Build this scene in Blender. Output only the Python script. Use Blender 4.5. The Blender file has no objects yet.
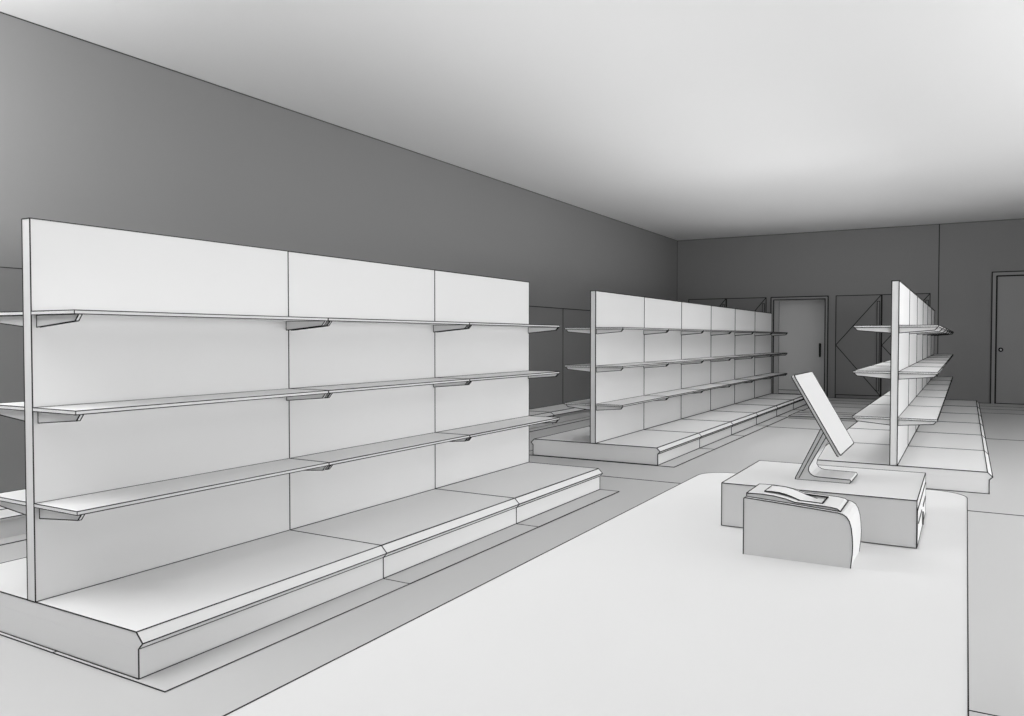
import bpy, math
from mathutils import Vector
C = bpy.context.scene.collection
R = math.radians

# ------------------------------------------------------------------ materials
def mat(name, col, var=0.03, rough=0.85, spec=0.15, scale=3.0):
    m = bpy.data.materials.new(name); m.use_nodes = True
    nt = m.node_tree; b = nt.nodes['Principled BSDF']
    b.inputs['Roughness'].default_value = rough
    b.inputs['Specular IOR Level'].default_value = spec
    tc = nt.nodes.new('ShaderNodeTexCoord'); n = nt.nodes.new('ShaderNodeTexNoise')
    n.inputs['Scale'].default_value = scale; n.inputs['Detail'].default_value = 2
    r = nt.nodes.new('ShaderNodeValToRGB')
    lo, hi = col*(1-var), col*(1+var)
    r.color_ramp.elements[0].color = (lo, lo, lo, 1); r.color_ramp.elements[1].color = (hi, hi, hi, 1)
    nt.links.new(tc.outputs['Object'], n.inputs['Vector'])
    nt.links.new(n.outputs['Fac'], r.inputs['Fac'])
    nt.links.new(r.outputs['Color'], b.inputs['Base Color'])
    return m
M = dict(
    ink=mat('dark_edge_line', 0.04, 0.0, 1.0, 0.0),
    white=mat('white_painted_steel', 0.86, 0.01),
    floor=mat('pale_floor', 0.62, 0.015, scale=0.6),
    wall=mat('grey_wall_paint', 0.30, 0.02, scale=0.5),
    ceil=mat('white_ceiling_paint', 0.92, 0.01, scale=0.5),
    top=mat('white_laminate', 0.86, 0.01),
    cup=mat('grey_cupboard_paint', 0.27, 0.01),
    door=mat('pale_door_paint', 0.82, 0.01),
    door2=mat('grey_door_paint', 0.38, 0.01),
    dark=mat('black_plastic', 0.015, 0.0, 0.6, 0.2),
    matgrey=mat('grey_ribbed_rubber', 0.5, 0.04),
    paper=mat('white_paper', 0.86, 0.0),
    glass=mat('pale_screen', 0.76, 0.005, 0.5, 0.2),
    plastic=mat('pale_grey_plastic', 0.81, 0.01),
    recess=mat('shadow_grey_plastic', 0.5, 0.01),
)
EYE = Vector((0, 0, 1.2))
def line_r(p, k=1.0):            # line weight grows with distance from the camera, to look even
    return 0.00054*k*max((Vector(p)-EYE).length, 0.8)

# ------------------------------------------------------------------ mesh builder
class MB:
    def __init__(s): s.v = []; s.f = []; s.smooth = []; s.lines = []
    def add(s, vs, fs, sm=False):
        o = len(s.v); s.v += [tuple(v) for v in vs]
        s.f += [tuple(o+i for i in f) for f in fs]; s.smooth += [sm]*len(fs); return s
    def box(s, x0, x1, y0, y1, z0, z1):
        v = [(x, y, z) for z in (z0, z1) for y in (y0, y1) for x in (x0, x1)]
        return s.add(v, [(0,2,3,1),(4,5,7,6),(0,1,5,4),(2,6,7,3),(0,4,6,2),(1,3,7,5)])
    def prism(s, prof, a0, a1, axis='y'):
        # prof: closed outline; axis y: (x, z) pairs, axis z: (x, y), axis x: (y, z)
        def P(p, a):
            return (p[0], a, p[1]) if axis == 'y' else (p[0], p[1], a) if axis == 'z' else (a, p[0], p[1])
        n = len(prof); v = [P(p, a0) for p in prof]+[P(p, a1) for p in prof]
        f = [tuple(range(n)), tuple(reversed(range(n, 2*n)))]
        f += [(i, i+n, (i+1) % n+n, (i+1) % n) for i in range(n)]
        return s.add(v, f)
    def line(s, *pts, closed=False, k=1.0):
        pts = list(pts)+([pts[0]] if closed else [])
        s.lines += [(Vector(a), Vector(b), k) for a, b in zip(pts, pts[1:])]; return s
    def auto(s, skip=None, ang=25):
        """a line along every sharp edge of what has been added so far"""
        import bmesh
        bm = bmesh.new(); vs = [bm.verts.new(v) for v in s.v]
        for f in s.f:
            try: bm.faces.new([vs[i] for i in f])
            except ValueError: pass
        bmesh.ops.recalc_face_normals(bm, faces=bm.faces)
        for e in bm.edges:
            if len(e.link_faces) == 2 and e.calc_face_angle(0) < R(ang): continue
            a, b = e.verts[0].co.copy(), e.verts[1].co.copy()
            if skip and skip(a, b): continue
            s.lines.append((a, b, 1.0))
        bm.free(); return s
    def build(s, name, m, parent=None, r=0.002, base=(0, 0, 0), ylim=None, zmin=None):
        r0 = r; nf = len(s.f); v = list(s.v); f = list(s.f)
        for a, b, k in s.lines:
            d = b-a; r = r0*k
            if d.length < 1e-6: continue
            d.normalize(); u = d.orthogonal().normalized()
            ax = Vector((0,0,1)) if abs(d.z) < .9 else Vector((1,0,0))
            u = d.cross(ax).normalized(); w = d.cross(u)
            a2, b2 = a-d*r*.6, b+d*r*.6; o = len(v)
            for p in (a2, b2):
                for su, sw in ((-1,-1),(1,-1),(1,1),(-1,1)): 
                    q = p+u*r*su+w*r*sw
                    if ylim: q.y = min(max(q.y, ylim[0]), ylim[1])
                    if zmin is not None: q.z = max(q.z, zmin)
                    v.append(tuple(q))
            f += [tuple(o+i for i in q) for q in ((0,3,2,1),(4,5,6,7),(0,1,5,4),(1,2,6,5),(2,3,7,6),(3,0,4,7))]
        bx = Vector(base); v = [tuple(Vector(p)-bx) for p in v]
        me = bpy.data.meshes.new(name); me.from_pydata(v, [], f)
        me.materials.append(m); me.materials.append(M['ink'])
        for i, p in enumerate(me.polygons):
            p.material_index = 0 if i < nf else 1
        import bmesh
        bm = bmesh.new(); bm.from_mesh(me); bmesh.ops.recalc_face_normals(bm, faces=bm.faces); bm.to_mesh(me); bm.free()
        o = bpy.data.objects.new(name, me); C.objects.link(o)
        if parent:
            o.parent = parent
            # parts are given in world coordinates; parents are placed without rotation
            o.location = bx-Vector(parent['_at']) if '_at' in parent else bx
        else: o.location = bx
        o['_at'] = tuple(bx) if True else None
        return o

def thing(name, label, cat, loc, group=None):
    o = bpy.data.objects.new(name, None); C.objects.link(o); o.location = loc
    o.empty_display_size = .1
    o['label'] = label; o['category'] = cat; o['_at'] = tuple(loc)
    if group: o['group'] = group
    return o
def tag(o, label, cat, group=None):
    o['label'] = label; o['category'] = cat
    if group: o['group'] = group
    return o
def struct(o): o['kind'] = 'structure'; return o

# ------------------------------------------------------------------ room
XL, YB, ZC = -5.565, 16.95, 3.36
XR, YF = 5.2, -4.2                      # open glazed sides of the shop, out of view
SEAMS = (2.91, 6.305, 10.96, 14.74, 15.57, 16.23)
fl = MB().box(XL-.15, XR, YF, YB+.75, -.2, 0)
for y in SEAMS: fl.line((XL if y > 3 else .0, y, 0), (XR, y, 0), k=.45 if y < 3 else .8 if y < 7 else 1)
struct(fl.build('floor', M['floor'], r=.0042))
c = MB().box(XL-.15, XR, YF, YB+.15, ZC, ZC+.2)
struct(c.build('ceiling', M['ceil']))
w = MB().box(XL-.15, XL, YF, YB+.15, 0, ZC)
w.line((XL, YF, ZC), (XL, YB, ZC)).line((XL, YB, 0), (XL, YB, ZC))
struct(w.build('wall_left', M['wall'], r=.0055))
CUPS = [(-5.303, -4.473), (-4.473, -3.634), (-2.283, -1.443), (-1.443, -.602)]
CT = 2.052
D1 = (-3.538, -2.424, 2.052)
D2 = (.395, 1.44, 2.413)
def wall_with_holes(x0, x1, holes, y0, y1):
    xs = sorted({x0, x1, *[h[0] for h in holes], *[h[1] for h in holes]})
    m = MB()
    for a, b in zip(xs, xs[1:]):
        z0 = 0
        for h in holes:
            if h[0] <= a and b <= h[1]: z0 = h[2]
        m.box(a, b, y0, y1, z0, ZC)
    return m
w = wall_with_holes(XL, XR, [(CUPS[0][0], CUPS[1][1], CT), (CUPS[2][0], CUPS[3][1], CT), D1, D2], YB, YB+.15)
w.line((XL, YB, ZC), (XR, YB, ZC)).line((-.469, YB, 0), (-.469, YB, ZC))
for a, b in ((XL, CUPS[0][0]), (CUPS[1][1], D1[0]), (D1[1], CUPS[2][0]), (CUPS[3][1], D2[0]), (D2[1], XR)):
    w.line((a, YB, 0), (b, YB, 0))
struct(w.build('wall_back', M['wall'], r=.0075))

# recessed door at the end of the aisle
x0, x1, zt = D1; fw = .054; yl = 17.47
dr = struct(thing('door_1', 'pale recessed door with a black pull handle in a dark-lined frame', 'door', ((x0+x1)/2, YB, 0)))
MB().box(x0, x0+fw, YB+.02, yl+.05, 0, zt).box(x1-fw, x1, YB+.02, yl+.05, 0, zt).box(x0+fw, x1-fw, YB+.02, yl+.05, zt-fw, zt).build('door_lining', M['door'], dr)
m = MB().box(x0, x0+fw, YB-.02, YB+.02, 0, zt).box(x1-fw, x1, YB-.02, YB+.02, 0, zt).box(x0+fw, x1-fw, YB-.02, YB+.02, zt-fw, zt)
yk = YB-.02
m.line((x0, yk, 0), (x0, yk, zt), (x1, yk, zt), (x1, yk, 0))
m.line((x0+fw, yk, 0), (x0+fw, yk, zt-fw), (x1-fw, yk, zt-fw), (x1-fw, yk, 0))
m.build('door_frame', M['door2'], dr, r=.0095)
m = MB().box(x0+fw, x1-fw, yl, yl+.04, .01, zt-fw)
m.line((x0+fw, yl, .01), (x0+fw, yl, zt-fw)).line((x0+fw, yl, .10), (x1-fw, yl, .10)).line((x0+fw, yl, .02), (x1-fw, yl, .02))
lf = m.build('door_leaf', M['door'], dr, r=.005)
pr = []
hx = -2.645
for k in range(12):
    a = 2*math.pi*k/12; pr.append((hx+.022*math.cos(a), .955+.022*math.sin(a)+(.125 if math.sin(a) >= 0 else -.125)))
MB().prism(pr, yl-.05, yl-.028).box(hx-.012, hx+.012, yl-.03, yl, 1.03, 1.055).box(hx-.012, hx+.012, yl-.03, yl, .855, .88).build('door_handle', M['dark'], lf)

# plain door at the right end of the back wall
x0, x1, zt = D2; fw = .068
dr = struct(thing('door_2', 'grey door with round knob at the right end of the back wall', 'door', ((x0+x1)/2, YB, 0)))
m = MB().box(x0, x0+fw, YB-.02, YB+.12, 0, zt).box(x1-fw, x1, YB-.02, YB+.12, 0, zt).box(x0+fw, x1-fw, YB-.02, YB+.12, zt-fw, zt)
m.line((x0, yk, 0), (x0, yk, zt), (x1, yk, zt), (x1, yk, 0))
m.build('door_frame', M['door2'], dr, r=.009)
m = MB().box(x0+fw+.012, x1-fw-.012, YB-.012, YB+.035, .015, zt-fw-.012)
lf = m.build('door_leaf', M['door2'], dr)
m = MB().box(x0+fw, x0+fw+.012, YB-.005, YB+.03, 0, zt-fw).box(x1-fw-.012, x1-fw, YB-.005, YB+.03, 0, zt-fw)
m.box(x0+fw, x1-fw, YB-.005, YB+.03, zt-fw-.012, zt-fw).box(x0+fw, x1-fw, YB-.005, YB+.03, 0, .015)
m.line((x0+fw+.006, YB-.012, 0), (x0+fw+.006, YB-.012, zt-fw-.006), (x1-fw-.006, YB-.012, zt-fw-.006), (x1-fw-.006, YB-.012, 0))
m.build('door_seal', M['dark'], dr, r=.013)
def ring(cx, cz, r, n=20): return [(cx+r*math.cos(2*math.pi*k/n), cz+r*math.sin(2*math.pi*k/n)) for k in range(n)]
kx, kz = .545, .992
kn = MB().prism(ring(kx, kz, .040), YB-.03, YB-.012).build('door_knob', M['dark'], lf)
MB().prism(ring(kx, kz, .016), YB-.06, YB-.03).build('knob_button', M['door'], kn)

# ------------------------------------------------------------------ tall cupboards in the back wall
CL = ['tall grey cupboard with hinge chevron in the far corner behind the six-bay shelving',
      'tall grey cupboard with hinge chevron just left of the recessed pale door',
      'tall grey cupboard with hinge chevron just right of the recessed pale door',
      'tall grey cupboard with hinge chevron partly hidden behind the right-hand shelving run']
for (a, b), lab in zip(CUPS, CL):
    t = thing('tall_cupboard', lab, 'cupboard', ((a+b)/2, YB, 0), 'tall cupboards along the back wall')
    MB().box(a+.004, b-.004, YB+.02, YB+.6, .0, CT-.004).build('carcass', M['cup'], t)
    y = YB-.008; zk = .072
    m = MB().box(a+.003, b-.003, y, YB+.018, zk, CT-.003)
    g = .0075
    m.line((a+g, y, zk), (b-g, y, zk), (b-g, y, CT), (a+g, y, CT), closed=True)
    m.line((b-g, y, zk), (a+.01, y, 1.066), (b-g, y, CT))
    d = m.build('cupboard_door', M['cup'], t, r=.007)
    h = MB().box(b-.055-.022, b-.055+.022, y-.03, y, .17, 1.925)
    h.line((b-.077, y-.03, .17), (b-.077, y-.03, 1.925), (b-.033, y-.03, 1.925), (b-.033, y-.03, .17), closed=True)
    h.build('door_handle', M['cup'], d, r=.0055)
    k = MB().box(a+.003, b-.003, y+.004, YB+.018, 0, zk-.002)
    g = .0105
    k.line((a+g, y, 0), (b-g, y, 0)).line((a+g, y, 0), (a+g, y, zk)).line((b-g, y, 0), (b-g, y, zk))
    k.build('kick_board', M['cup'], t, r=.010)

# ------------------------------------------------------------------ shelving
BAY = 1.337
SH = (1.305, .930, .555)
PT = 1.665; HB = .168; PH = .027
def half_profile(sgn, cx):
    return [(cx+sgn*o, z) for o, z in ((.655, HB), (.690, .133), (.668, .110))]
def shelf(parent, cx, s, y0, y1, z, r, at, yl):
    b0, b1 = PH, .310
    xs = sorted((cx+s*b0, cx+s*b1))
    m = MB().box(xs[0], xs[1], y0, y1, z-.014, z).auto(lambda a, b: abs(a.x-b.x) < 1e-4 and abs(a.x-(cx+s*b0)) < 1e-3 and a.z < z-.01)
    sh = m.build('shelf', M['white'], parent, r=r, base=at, ylim=(y0, y1), zmin=0)
    for yb in (y0+.020, y1-.003-.013):
        pr = [(cx+s*(PH+o), z-.0145+d) for o, d in ((.001, 0), (.001, -.047), (.256, -.025), (.279, 0))]
        MB().prism(pr, yb, yb+.013).auto(lambda a, b: abs(a.x-b.x) < 1e-4 and abs(a.y-b.y) > .01 and abs(a.x-(cx+s*(PH+.001))) < 1e-3).build('shelf_bracket', M['white'], sh, r=r, base=at, ylim=yl)
def double_bay(cx, y0, label, group, plates, first=False, last=False):
    y1 = y0+BAY; at = (cx, (y0+y1)/2, 0)
    k = .92 if y0 < 6 else .80
    r = line_r((cx+.5, (y0+y1)/2, .8), k); rs = r*(1 if y0 < 6 else .85)
    t = thing('shelving_bay', label, 'shelving bay', at, group)
    e = .0004; zf = .003 if plates else 0
    yl = (y0-(.02 if first else 0), y1+(.02 if last else 0)); q = r*.45
    # plinth and deck: one flat end face, a chevron nose on both long sides
    low = [(cx-.667, 0), (cx+.667, 0), (cx+.667, .110), (cx-.667, .110)]
    m = MB().prism(low, y0+e, y1-e).auto(lambda a, b: max(a.z, b.z) > .1 and abs(a.z-b.z) < .01 or max(a.z, b.z) < .01)
    m.line((cx-.667-q, y0-(q if first else -e), zf+q), (cx+.667+q, y0-(q if first else -e), zf+q), (cx+.667+q, y1, zf+q)).line((cx-.667-q, y0, zf+q), (cx-.667-q, y1, zf+q))
    m.build('plinth', M['white'], t, r=r, base=at, ylim=yl, zmin=0)
    hi = [(cx-.668, .1105), (cx+.668, .1105), (cx+.690, .133), (cx+.655, HB), (cx-.655, HB), (cx-.690, .133)]
    def sk(a, b):
        return abs(a.z-.1105) < .001 and abs(b.z-.1105) < .001 and abs(a.x-b.x) > .1
    m = MB().prism(hi, y0+e, y1-e).auto(sk)
    m.build('base_shelf', M['white'], t, r=r, base=at, ylim=yl, zmin=0)
    m = MB().box(cx-PH, cx+PH, y0+e, y1-e, HB, PT).auto(lambda a, b: max(a.z, b.z) < HB+.01)
    for s in (1, -1): m.line((cx+s*(PH+q), y0, HB+q), (cx+s*(PH+q), y1, HB+q))
    if first: m.line((cx-PH, y0-q, HB), (cx+PH, y0-q, HB))
    m.build('back_panel', M['white'], t, r=r, base=at, ylim=yl, zmin=0)
    for s in (1, -1):
        for z in SH: shelf(t, cx, s, y0+e, y1-e, z, rs, at, yl)
    if plates:
        p0 = y0-.017 if first else y0; p1 = y1-.0005
        m = MB().box(cx-.83, cx+.832, p0, p1, 0, .003)
        m.line((cx-.83, p0, .003), (cx+.832, p0, .003), (cx+.832, p1, .003), (cx-.83, p1, .003), closed=True)
        for o in (0, .0025): m.line((cx+.17+o, p0, .0035), (cx+.17+o, p1, .0035))
        m.build('floor_plate', M['floor'], t, r=r*.8, base=at, ylim=yl, zmin=0)
    return t
G1, G2, G3 = 'bays of the short foreground shelving run', 'bays of the six-bay shelving run beyond', 'bays of the right-hand shelving run'
for i, nm in enumerate(('nearest bay of the three-bay white shelving run in the left foreground',
                        'middle bay of the three-bay white shelving run in the left foreground',
                        'farthest bay of the three-bay white shelving run in the left foreground')):
    double_bay(-3.169, 1.713+BAY*i, nm, G1, True, i == 0, i == 2)
ORD = ('nearest', 'second', 'third', 'fourth', 'fifth', 'farthest')
for i, o in enumerate(ORD):
    q = o+' bay' if i in (0, 5) else o+' bay from the near end'
    double_bay(-3.171, 7.082+BAY*i, q+' of the white shelving run behind the left foreground one', G2, True, i == 0, i == 5)
for i, o in enumerate(ORD):
    q = o+' bay' if i in (0, 5) else o+' bay from the near end'
    double_bay(-.502, 7.066+BAY*i, q+' of the white shelving run right of the monitor', G3, False, i == 0, i == 5)

# one-sided shelving against the left wall: back panel and low base only
WL = {0: 'shaded wall-side shelving bay seen past the left end of the foreground run',
      6: 'wall-side shelving bay left of the panel joint, seen between the two left shelving runs',
      7: 'wall-side shelving bay right of the panel joint, seen between the two left shelving runs'}
NTH = ('first', 'second', 'third', 'fourth', 'fifth', 'sixth', 'seventh', 'eighth', 'ninth', 'tenth')
px = -5.49
for i in range(9):
    y0 = 1.745+BAY*i; y1 = y0+BAY; at = (px, (y0+y1)/2, 0); e = .0004
    lab = WL.get(i, NTH[i]+' low-based bay from the near end of the shelving along the left wall')
    t = thing('wall_shelving_bay', lab, 'shelving bay', at, 'bays of the shelving against the left wall')
    r = line_r((px, (y0+y1)/2, .8), .8)
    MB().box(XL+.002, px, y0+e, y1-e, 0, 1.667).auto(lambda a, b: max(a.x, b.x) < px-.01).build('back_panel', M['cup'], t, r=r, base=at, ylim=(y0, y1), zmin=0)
    X = px+.001
    m = MB().prism([(X, 0), (-4.985, 0), (-4.985, .108), (X, .108)], y0+e, y1-e).auto(lambda a, b: max(a.z, b.z) > .1 and abs(a.z-b.z) < .01)
    m.build('plinth', M['white'], t, r=r, base=at, ylim=(y0, y1), zmin=0)
    m = MB().prism([(X, .1085), (-4.985, .1085), (-4.955, .128), (-5.025, HB), (X, HB)], y0+e, y1-e).auto(lambda a, b: abs(a.z-b.z) < .001 and abs(a.z-.1085) < .001)
    m.build('base_shelf', M['white'], t, r=r, base=at, ylim=(y0, y1), zmin=0)
    p0, p1 = y0+.0005, y1-.0005
    m = MB().box(X, -4.83, p0, p1, 0, .003).line((-4.83, p0, .003), (-4.83, p1, .003))
    m.build('floor_plate', M['floor'], t, r=r*.8, base=at, ylim=(p0, p1), zmin=0)

# low ribbed mat on the floor of the far aisle
mx0, mx1, my0, my1, mh = -2.30, -1.22, 12.30, 13.25, .035
m = MB().box(mx0, mx1, my0, my1, 0, mh)
m.line((mx0, my0, 0), (mx1, my0, 0)).line((mx0, my0, mh), (mx1, my0, mh), (mx1, my1, mh), (mx0, my1, mh), closed=True)
for y in (12.62, 12.94): m.line((mx0, y, mh), (mx1, y, mh))
tag(m.build('floor_mat', M['matgrey'], r=.0045), 'low grey ribbed mat on the floor between the two far shelving runs', 'mat')

# ------------------------------------------------------------------ checkout counter
cx0, cx1, cy0, cy1, cz = -.7605, .0075, .22, 2.638, .75
t = thing('checkout_counter', 'long white checkout counter with rounded far corners in the foreground', 'counter', ((cx0+cx1)/2, (cy0+cy1)/2, 0))
def arc(cx, cy, r, a0, a1, n=10): return [(cx+r*math.cos(R(a0+(a1-a0)*k/n)), cy+r*math.sin(R(a0+(a1-a0)*k/n))) for k in range(n+1)]
o = [(cx0, cy0), (cx1, cy0)]+arc(cx1-.09, cy1-.09, .09, 0, 90)+arc(cx0+.10, cy1-.10, .10, 90, 180)
m = MB().prism(o, cz-.03, cz, 'z')
q = [Vector((x, y, cz)) for x, y in o]; m.line(*q, closed=True)
m.build('worktop', M['top'], t, r=.0009)
MB().box(cx0+.03, cx0+.05, cy0+.03, cy1-.10, .0, cz-.03).build('front_panel', M['top'], t)
MB().box(cx0+.05, cx1-.03, cy1-.12, cy1-.10, .0, cz-.03).build('end_panel', M['top'], t)
MB().box(cx0+.05, cx1-.03, cy0+.03, cy0+.05, .0, cz-.03).build('end_panel', M['top'], t)
MB().box(cx0+.05, cx1-.06, cy0+.05, cy1-.12, .35, .37).build('counter_shelf', M['top'], t)

# cash drawer
dx0, dx1, dy0, dy1, dz = -.504, -.086, 1.879, 2.277, .8535
t = thing('cash_drawer', 'wide pale cash drawer box under the tilted monitor on the counter', 'cash drawer', ((dx0+dx1)/2, (dy0+dy1)/2, cz))
MB().box(dx0, dx1-.001, dy0, dy1, cz+.0012, dz).auto(lambda a, b: min(a.x, b.x) > dx1-.01 and max(a.z, b.z) < dz-.01 and abs(a.z-b.z) < .01).build('drawer_case', M['plastic'], t, r=.00095, zmin=cz+.0012)
m = MB().box(dx1-.001, dx1, dy0+.004, dy1-.004, cz+.004, dz-.022)
m.line((dx1, dy0+.004, cz+.004), (dx1, dy1-.004, cz+.004), (dx1, dy1-.004, dz-.022), (dx1, dy0+.004, dz-.022), closed=True)
f = m.build('drawer_front', M['plastic'], t, r=.0008, zmin=cz+.0012)
MB().box(dx1, dx1+.0015, 2.125, 2.245, .795, .801).build('media_slot', M['dark'], f)
MB().box(dx1, dx1+.0015, 1.915, 2.06, .797, .801).build('media_slot', M['dark'], f)
MB().prism([(2.105+.011*math.cos(k*math.pi/8), .772+.016*math.sin(k*math.pi/8)) for k in range(16)], dx1, dx1+.003, 'x').build('lock', M['dark'], f)

# tilted monitor on its stand
t = thing('monitor', 'thin tilted white monitor on a bent stand above the cash drawer', 'monitor', (-.29, 2.08, dz))
A, B = Vector((-.3540, 0, 1.1125)), Vector((-.2495, 0, .9285))
n = Vector((B.z-A.z, 0, -(B.x-A.x))).normalized()
if n.x < 0: n = -n
sy0, sy1, th = 1.952, 2.205, .007
def slab(y, d, ins=0):  # outline of the screen in its own plane, corners slightly rounded
    return None
ud = (B-A); L = ud.length; ud.normalize()
def rr(w, h, r, k=5):
    p = []
    for cx_, cy_, a0 in ((w-r, h-r, 0), (r, h-r, 90), (r, r, 180), (w-r, r, 270)):
        p += [(cx_+r*math.cos(R(a0+90*i/k)), cy_+r*math.sin(R(a0+90*i/k))) for i in range(k+1)]
    return p
out = rr(sy1-sy0, L, .007)
def W(p, d): v = A+ud*p[1]+n*d; return Vector((v.x, sy0+p[0], v.z))
N = len(out); m = MB()
vs = [W(p, -th) for p in out]+[W(p, 0) for p in out]
m.add(vs, [tuple(range(N)), tuple(range(N, 2*N))]+[(i, (i+1) % N, (i+1) % N+N, i+N) for i in range(N)])
m.line(*[W(p, 0) for p in out], closed=True).line(*[W(p, -th) for p in out], closed=True)
m.build('screen', M['glass'], t, r=.00095)
y0, y1 = 2.020, 2.142
def fil(c, r, a0, a1, k=6): return [(c[0]+r*math.cos(R(a0+(a1-a0)*i/k)), c[1]+r*math.sin(R(a0+(a1-a0)*i/k))) for i in range(k+1)]
pr = [(-.361, dz), (-.238, dz), (-.234, dz+.004), (-.236, dz+.009)]
# inside bend between the foot and the leaning stem
ang = math.degrees(math.atan2(.977-.856, -.304+.361))
rc = .022; cxx = -.308
bend = [(-.309, dz+.010), (-.318, dz+.0115), (-.326, dz+.0165), (-.3305, dz+.024), (-.329, dz+.034)]
pr += bend+[(-.2835, .9755), (-.3010, .985), (-.360, .8585)]
m = MB().prism(pr, y0, y1)
for y in (y0, y1):
    m.line(*[Vector((a, y, b)) for a, b in pr], closed=True)
for i in (0, 2, len(pr)-1): m.line((pr[i][0], y0, pr[i][1]), (pr[i][0], y1, pr[i][1]))
m.line((-.352, y0-.0003, dz+.004), (-.295, y0-.0003, .976))
m.build('stand', M['plastic'], t, r=.00095)

# receipt printer
y0, y1 = 1.655, 1.797
t = thing('receipt_printer', 'small receipt printer with curved front and paper strip beside the cash drawer', 'printer', (-.29, 1.725, cz))
pr = [(-.398, cz), (-.398, .8665), (-.395, .8685), (-.300, .8625), (-.215, .8565), (-.206, .8545), (-.199, .850), (-.194, .842), (-.1905, .829), (-.1885, .813), (-.1875, .795), (-.188, .778), (-.191, cz)]
m = MB().prism(pr, y0, y1)
for y in (y0, y1): m.line(*[Vector((a, y, b)) for a, b in pr])
m.line((-.398, y0, .8665), (-.398, y1, .8665))
m.build('printer_body', M['plastic'], t, r=.0009)
def ztop(x):
    pts = [(-.395, .8760), (-.365, .8768), (-.338, .8750), (-.315, .8710), (-.299, .8665), (-.249, .8645), (-.230, .8635), (-.218, .8615), (-.212, .8570)]
    for (a, za), (b, zb) in zip(pts, pts[1:]):
        if a <= x <= b+1e-9: return za+(zb-za)*(x-a)/(b-a)
    return pts[-1][1]
ST = [-.395, -.365, -.338, -.315, -.299, -.249, -.230, -.218, -.212]
ya, yb = 1.668, 1.785; s0, s1 = 1.690, 1.766
def lid_prof(xs): return [(x, ztop(x)) for x in xs]+[(xs[-1], .852), (xs[0], .852)]
m = MB().prism(lid_prof(ST), ya, s0).prism(lid_prof(ST), s1, yb).prism(lid_prof(ST[:5]), s0, s1).prism(lid_prof(ST[5:]), s0, s1)
for y in (ya, yb): m.line(*[Vector((x, y, ztop(x))) for x in ST])
m.line((-.395, ya, .868), (-.395, ya, .8760), (-.395, yb, .8760), (-.395, yb, .868)).line((-.212, ya, ztop(-.212)), (-.212, yb, ztop(-.212)))
m.line((-.395, ya, .8690), (-.300, ya, .8632), (-.212, ya, .8572))
lid = m.build('printer_lid', M['plastic'], t, r=.0009)
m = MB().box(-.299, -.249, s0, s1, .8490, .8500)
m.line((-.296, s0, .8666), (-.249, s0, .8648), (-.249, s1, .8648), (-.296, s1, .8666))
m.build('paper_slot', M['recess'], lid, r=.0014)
PP = [(-.364, .8785), (-.350, .8793), (-.335, .8785), (-.320, .8757), (-.306, .8713), (-.292, .8660), (-.275, .8615), (-.2505, .8530)]
pa, pb = 1.694, 1.763
m = MB().prism(PP+[(x, z-.0006) for x, z in reversed(PP)], pa, pb)
for y in (pa, pb): m.line(*[Vector((x, y, z)) for x, z in PP])
m.line((PP[0][0], pa, PP[0][1]), (PP[0][0], pb, PP[0][1]))
m.build('paper_strip', M['paper'], t, r=.0009)

# ------------------------------------------------------------------ light: added fill lamps, none with a fitting
WT = dict(world=0.01, key=4, key_low=255, down_left=86, front_left=4, down_end=12, d9=17, d12=3, mid=24, right=34, u_left=26, u_mid=23, u_right=40, u_near=6, wash=57, aisle=13)
wd = bpy.data.worlds.new('daylight'); bpy.context.scene.world = wd; wd.use_nodes = True
wd.node_tree.nodes['Background'].inputs['Color'].default_value = (1, 1, 1, 1)
wd.node_tree.nodes['Background'].inputs['Strength'].default_value = WT['world']
def area(name, loc, aim, sx, sy, power):
    if power <= 0: return
    l = bpy.data.lights.new(name, 'AREA'); l.shape = 'RECTANGLE'; l.size = sx; l.size_y = sy; l.energy = power
    o = bpy.data.objects.new(name, l); C.objects.link(o); o.location = loc
    o.rotation_euler = aim   # (0,0,0) shines straight down
area('key', (3.6, 2.0, 2.0), (0, R(80), 0), 1.6, 8, WT['key'])  # added side fill from out of view, together with key_low
area('key_low', (4.8, 4, 1.25), (0, R(90), 0), 1.5, 9.5, WT['key_low'])
area('down_left', (-3.1, .5, 3.28), (R(6), R(-8), 0), 3.4, 2.6, WT['down_left'])  # added overhead fill for the near left, as are the next two
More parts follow.
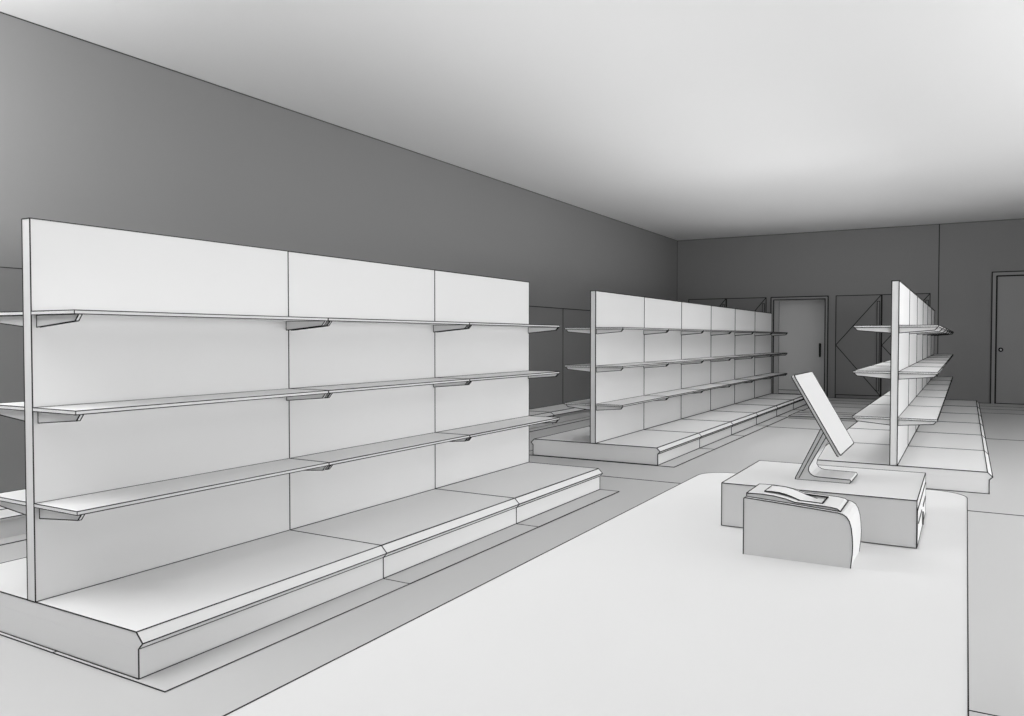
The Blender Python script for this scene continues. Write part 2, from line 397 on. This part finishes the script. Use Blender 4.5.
area('front_left', (-3.4, -2.6, 2.9), (R(50), 0, 0), 3.5, 1.2, WT['front_left'])
area('down_end', (-1.6, 1.4, 3.33), (0, 0, 0), 4, 3.8, WT['down_end'])
area('d9', (-3.55, 8.6, 2.2), (R(24), R(-28), 0), .35, 3.0, WT['d9'])  # added fill, turned away from the camera to stay unseen; d12 and mid likewise
area('d12', (-3.55, 12.2, 2.2), (R(20), R(-28), 0), .35, 3.6, WT['d12'])
area('mid', (-1.4, 9.3, 2.7), (R(19), R(-16), 0), 1.0, 3.0, WT['mid'])
area('right', (1.1, 8.6, 3.33), (R(8), R(-16), 0), .8, 5, WT['right'])  # added down fill, out of view on the right
area('u_left', (-2.4, 6.0, 1.9), (R(180), 0, 0), 2.2, 9, WT['u_left'])  # added uplights, unseen from below, to brighten the ceiling; through u_near
area('u_mid', (-2.2, 12.5, 1.9), (R(180), 0, 0), 5, 6, WT['u_mid'])
area('u_right', (2.0, 8.5, 1.9), (R(180), 0, 0), 2.5, 11, WT['u_right'])
area('u_near', (.6, 1.2, 1.9), (R(180), 0, 0), 3.4, 4.5, WT['u_near'])
area('wash', (-4.5, .9, 2.2), (R(180), R(-35), 0), 1.0, 2, WT['wash'])  # added to brighten the near left wall, no fitting there
area('aisle', (-.86, 11, 1.12), (0, R(97), 0), .25, 7.6, WT['aisle'])  # added unseen fill facing away, to brighten the panels across the aisle

# ------------------------------------------------------------------ camera
cd = bpy.data.cameras.new('camera'); cam = bpy.data.objects.new('camera', cd); C.objects.link(cam)
cd.sensor_fit = 'HORIZONTAL'; cd.sensor_width = 36; cd.lens = 787.0/1024*36; cd.clip_start = .02; cd.clip_end = 100
cam.location = EYE; cam.rotation_euler = (R(90-1.43), 0, R(30))
sc = bpy.context.scene; sc.camera = cam
sc.view_settings.view_transform = 'Standard'; sc.view_settings.look = 'None'
sc.view_settings.gamma = 1; sc.view_settings.exposure = 0; sc.view_settings.use_curve_mapping = False
for o in bpy.data.objects:
    if '_at' in o: del o['_at']
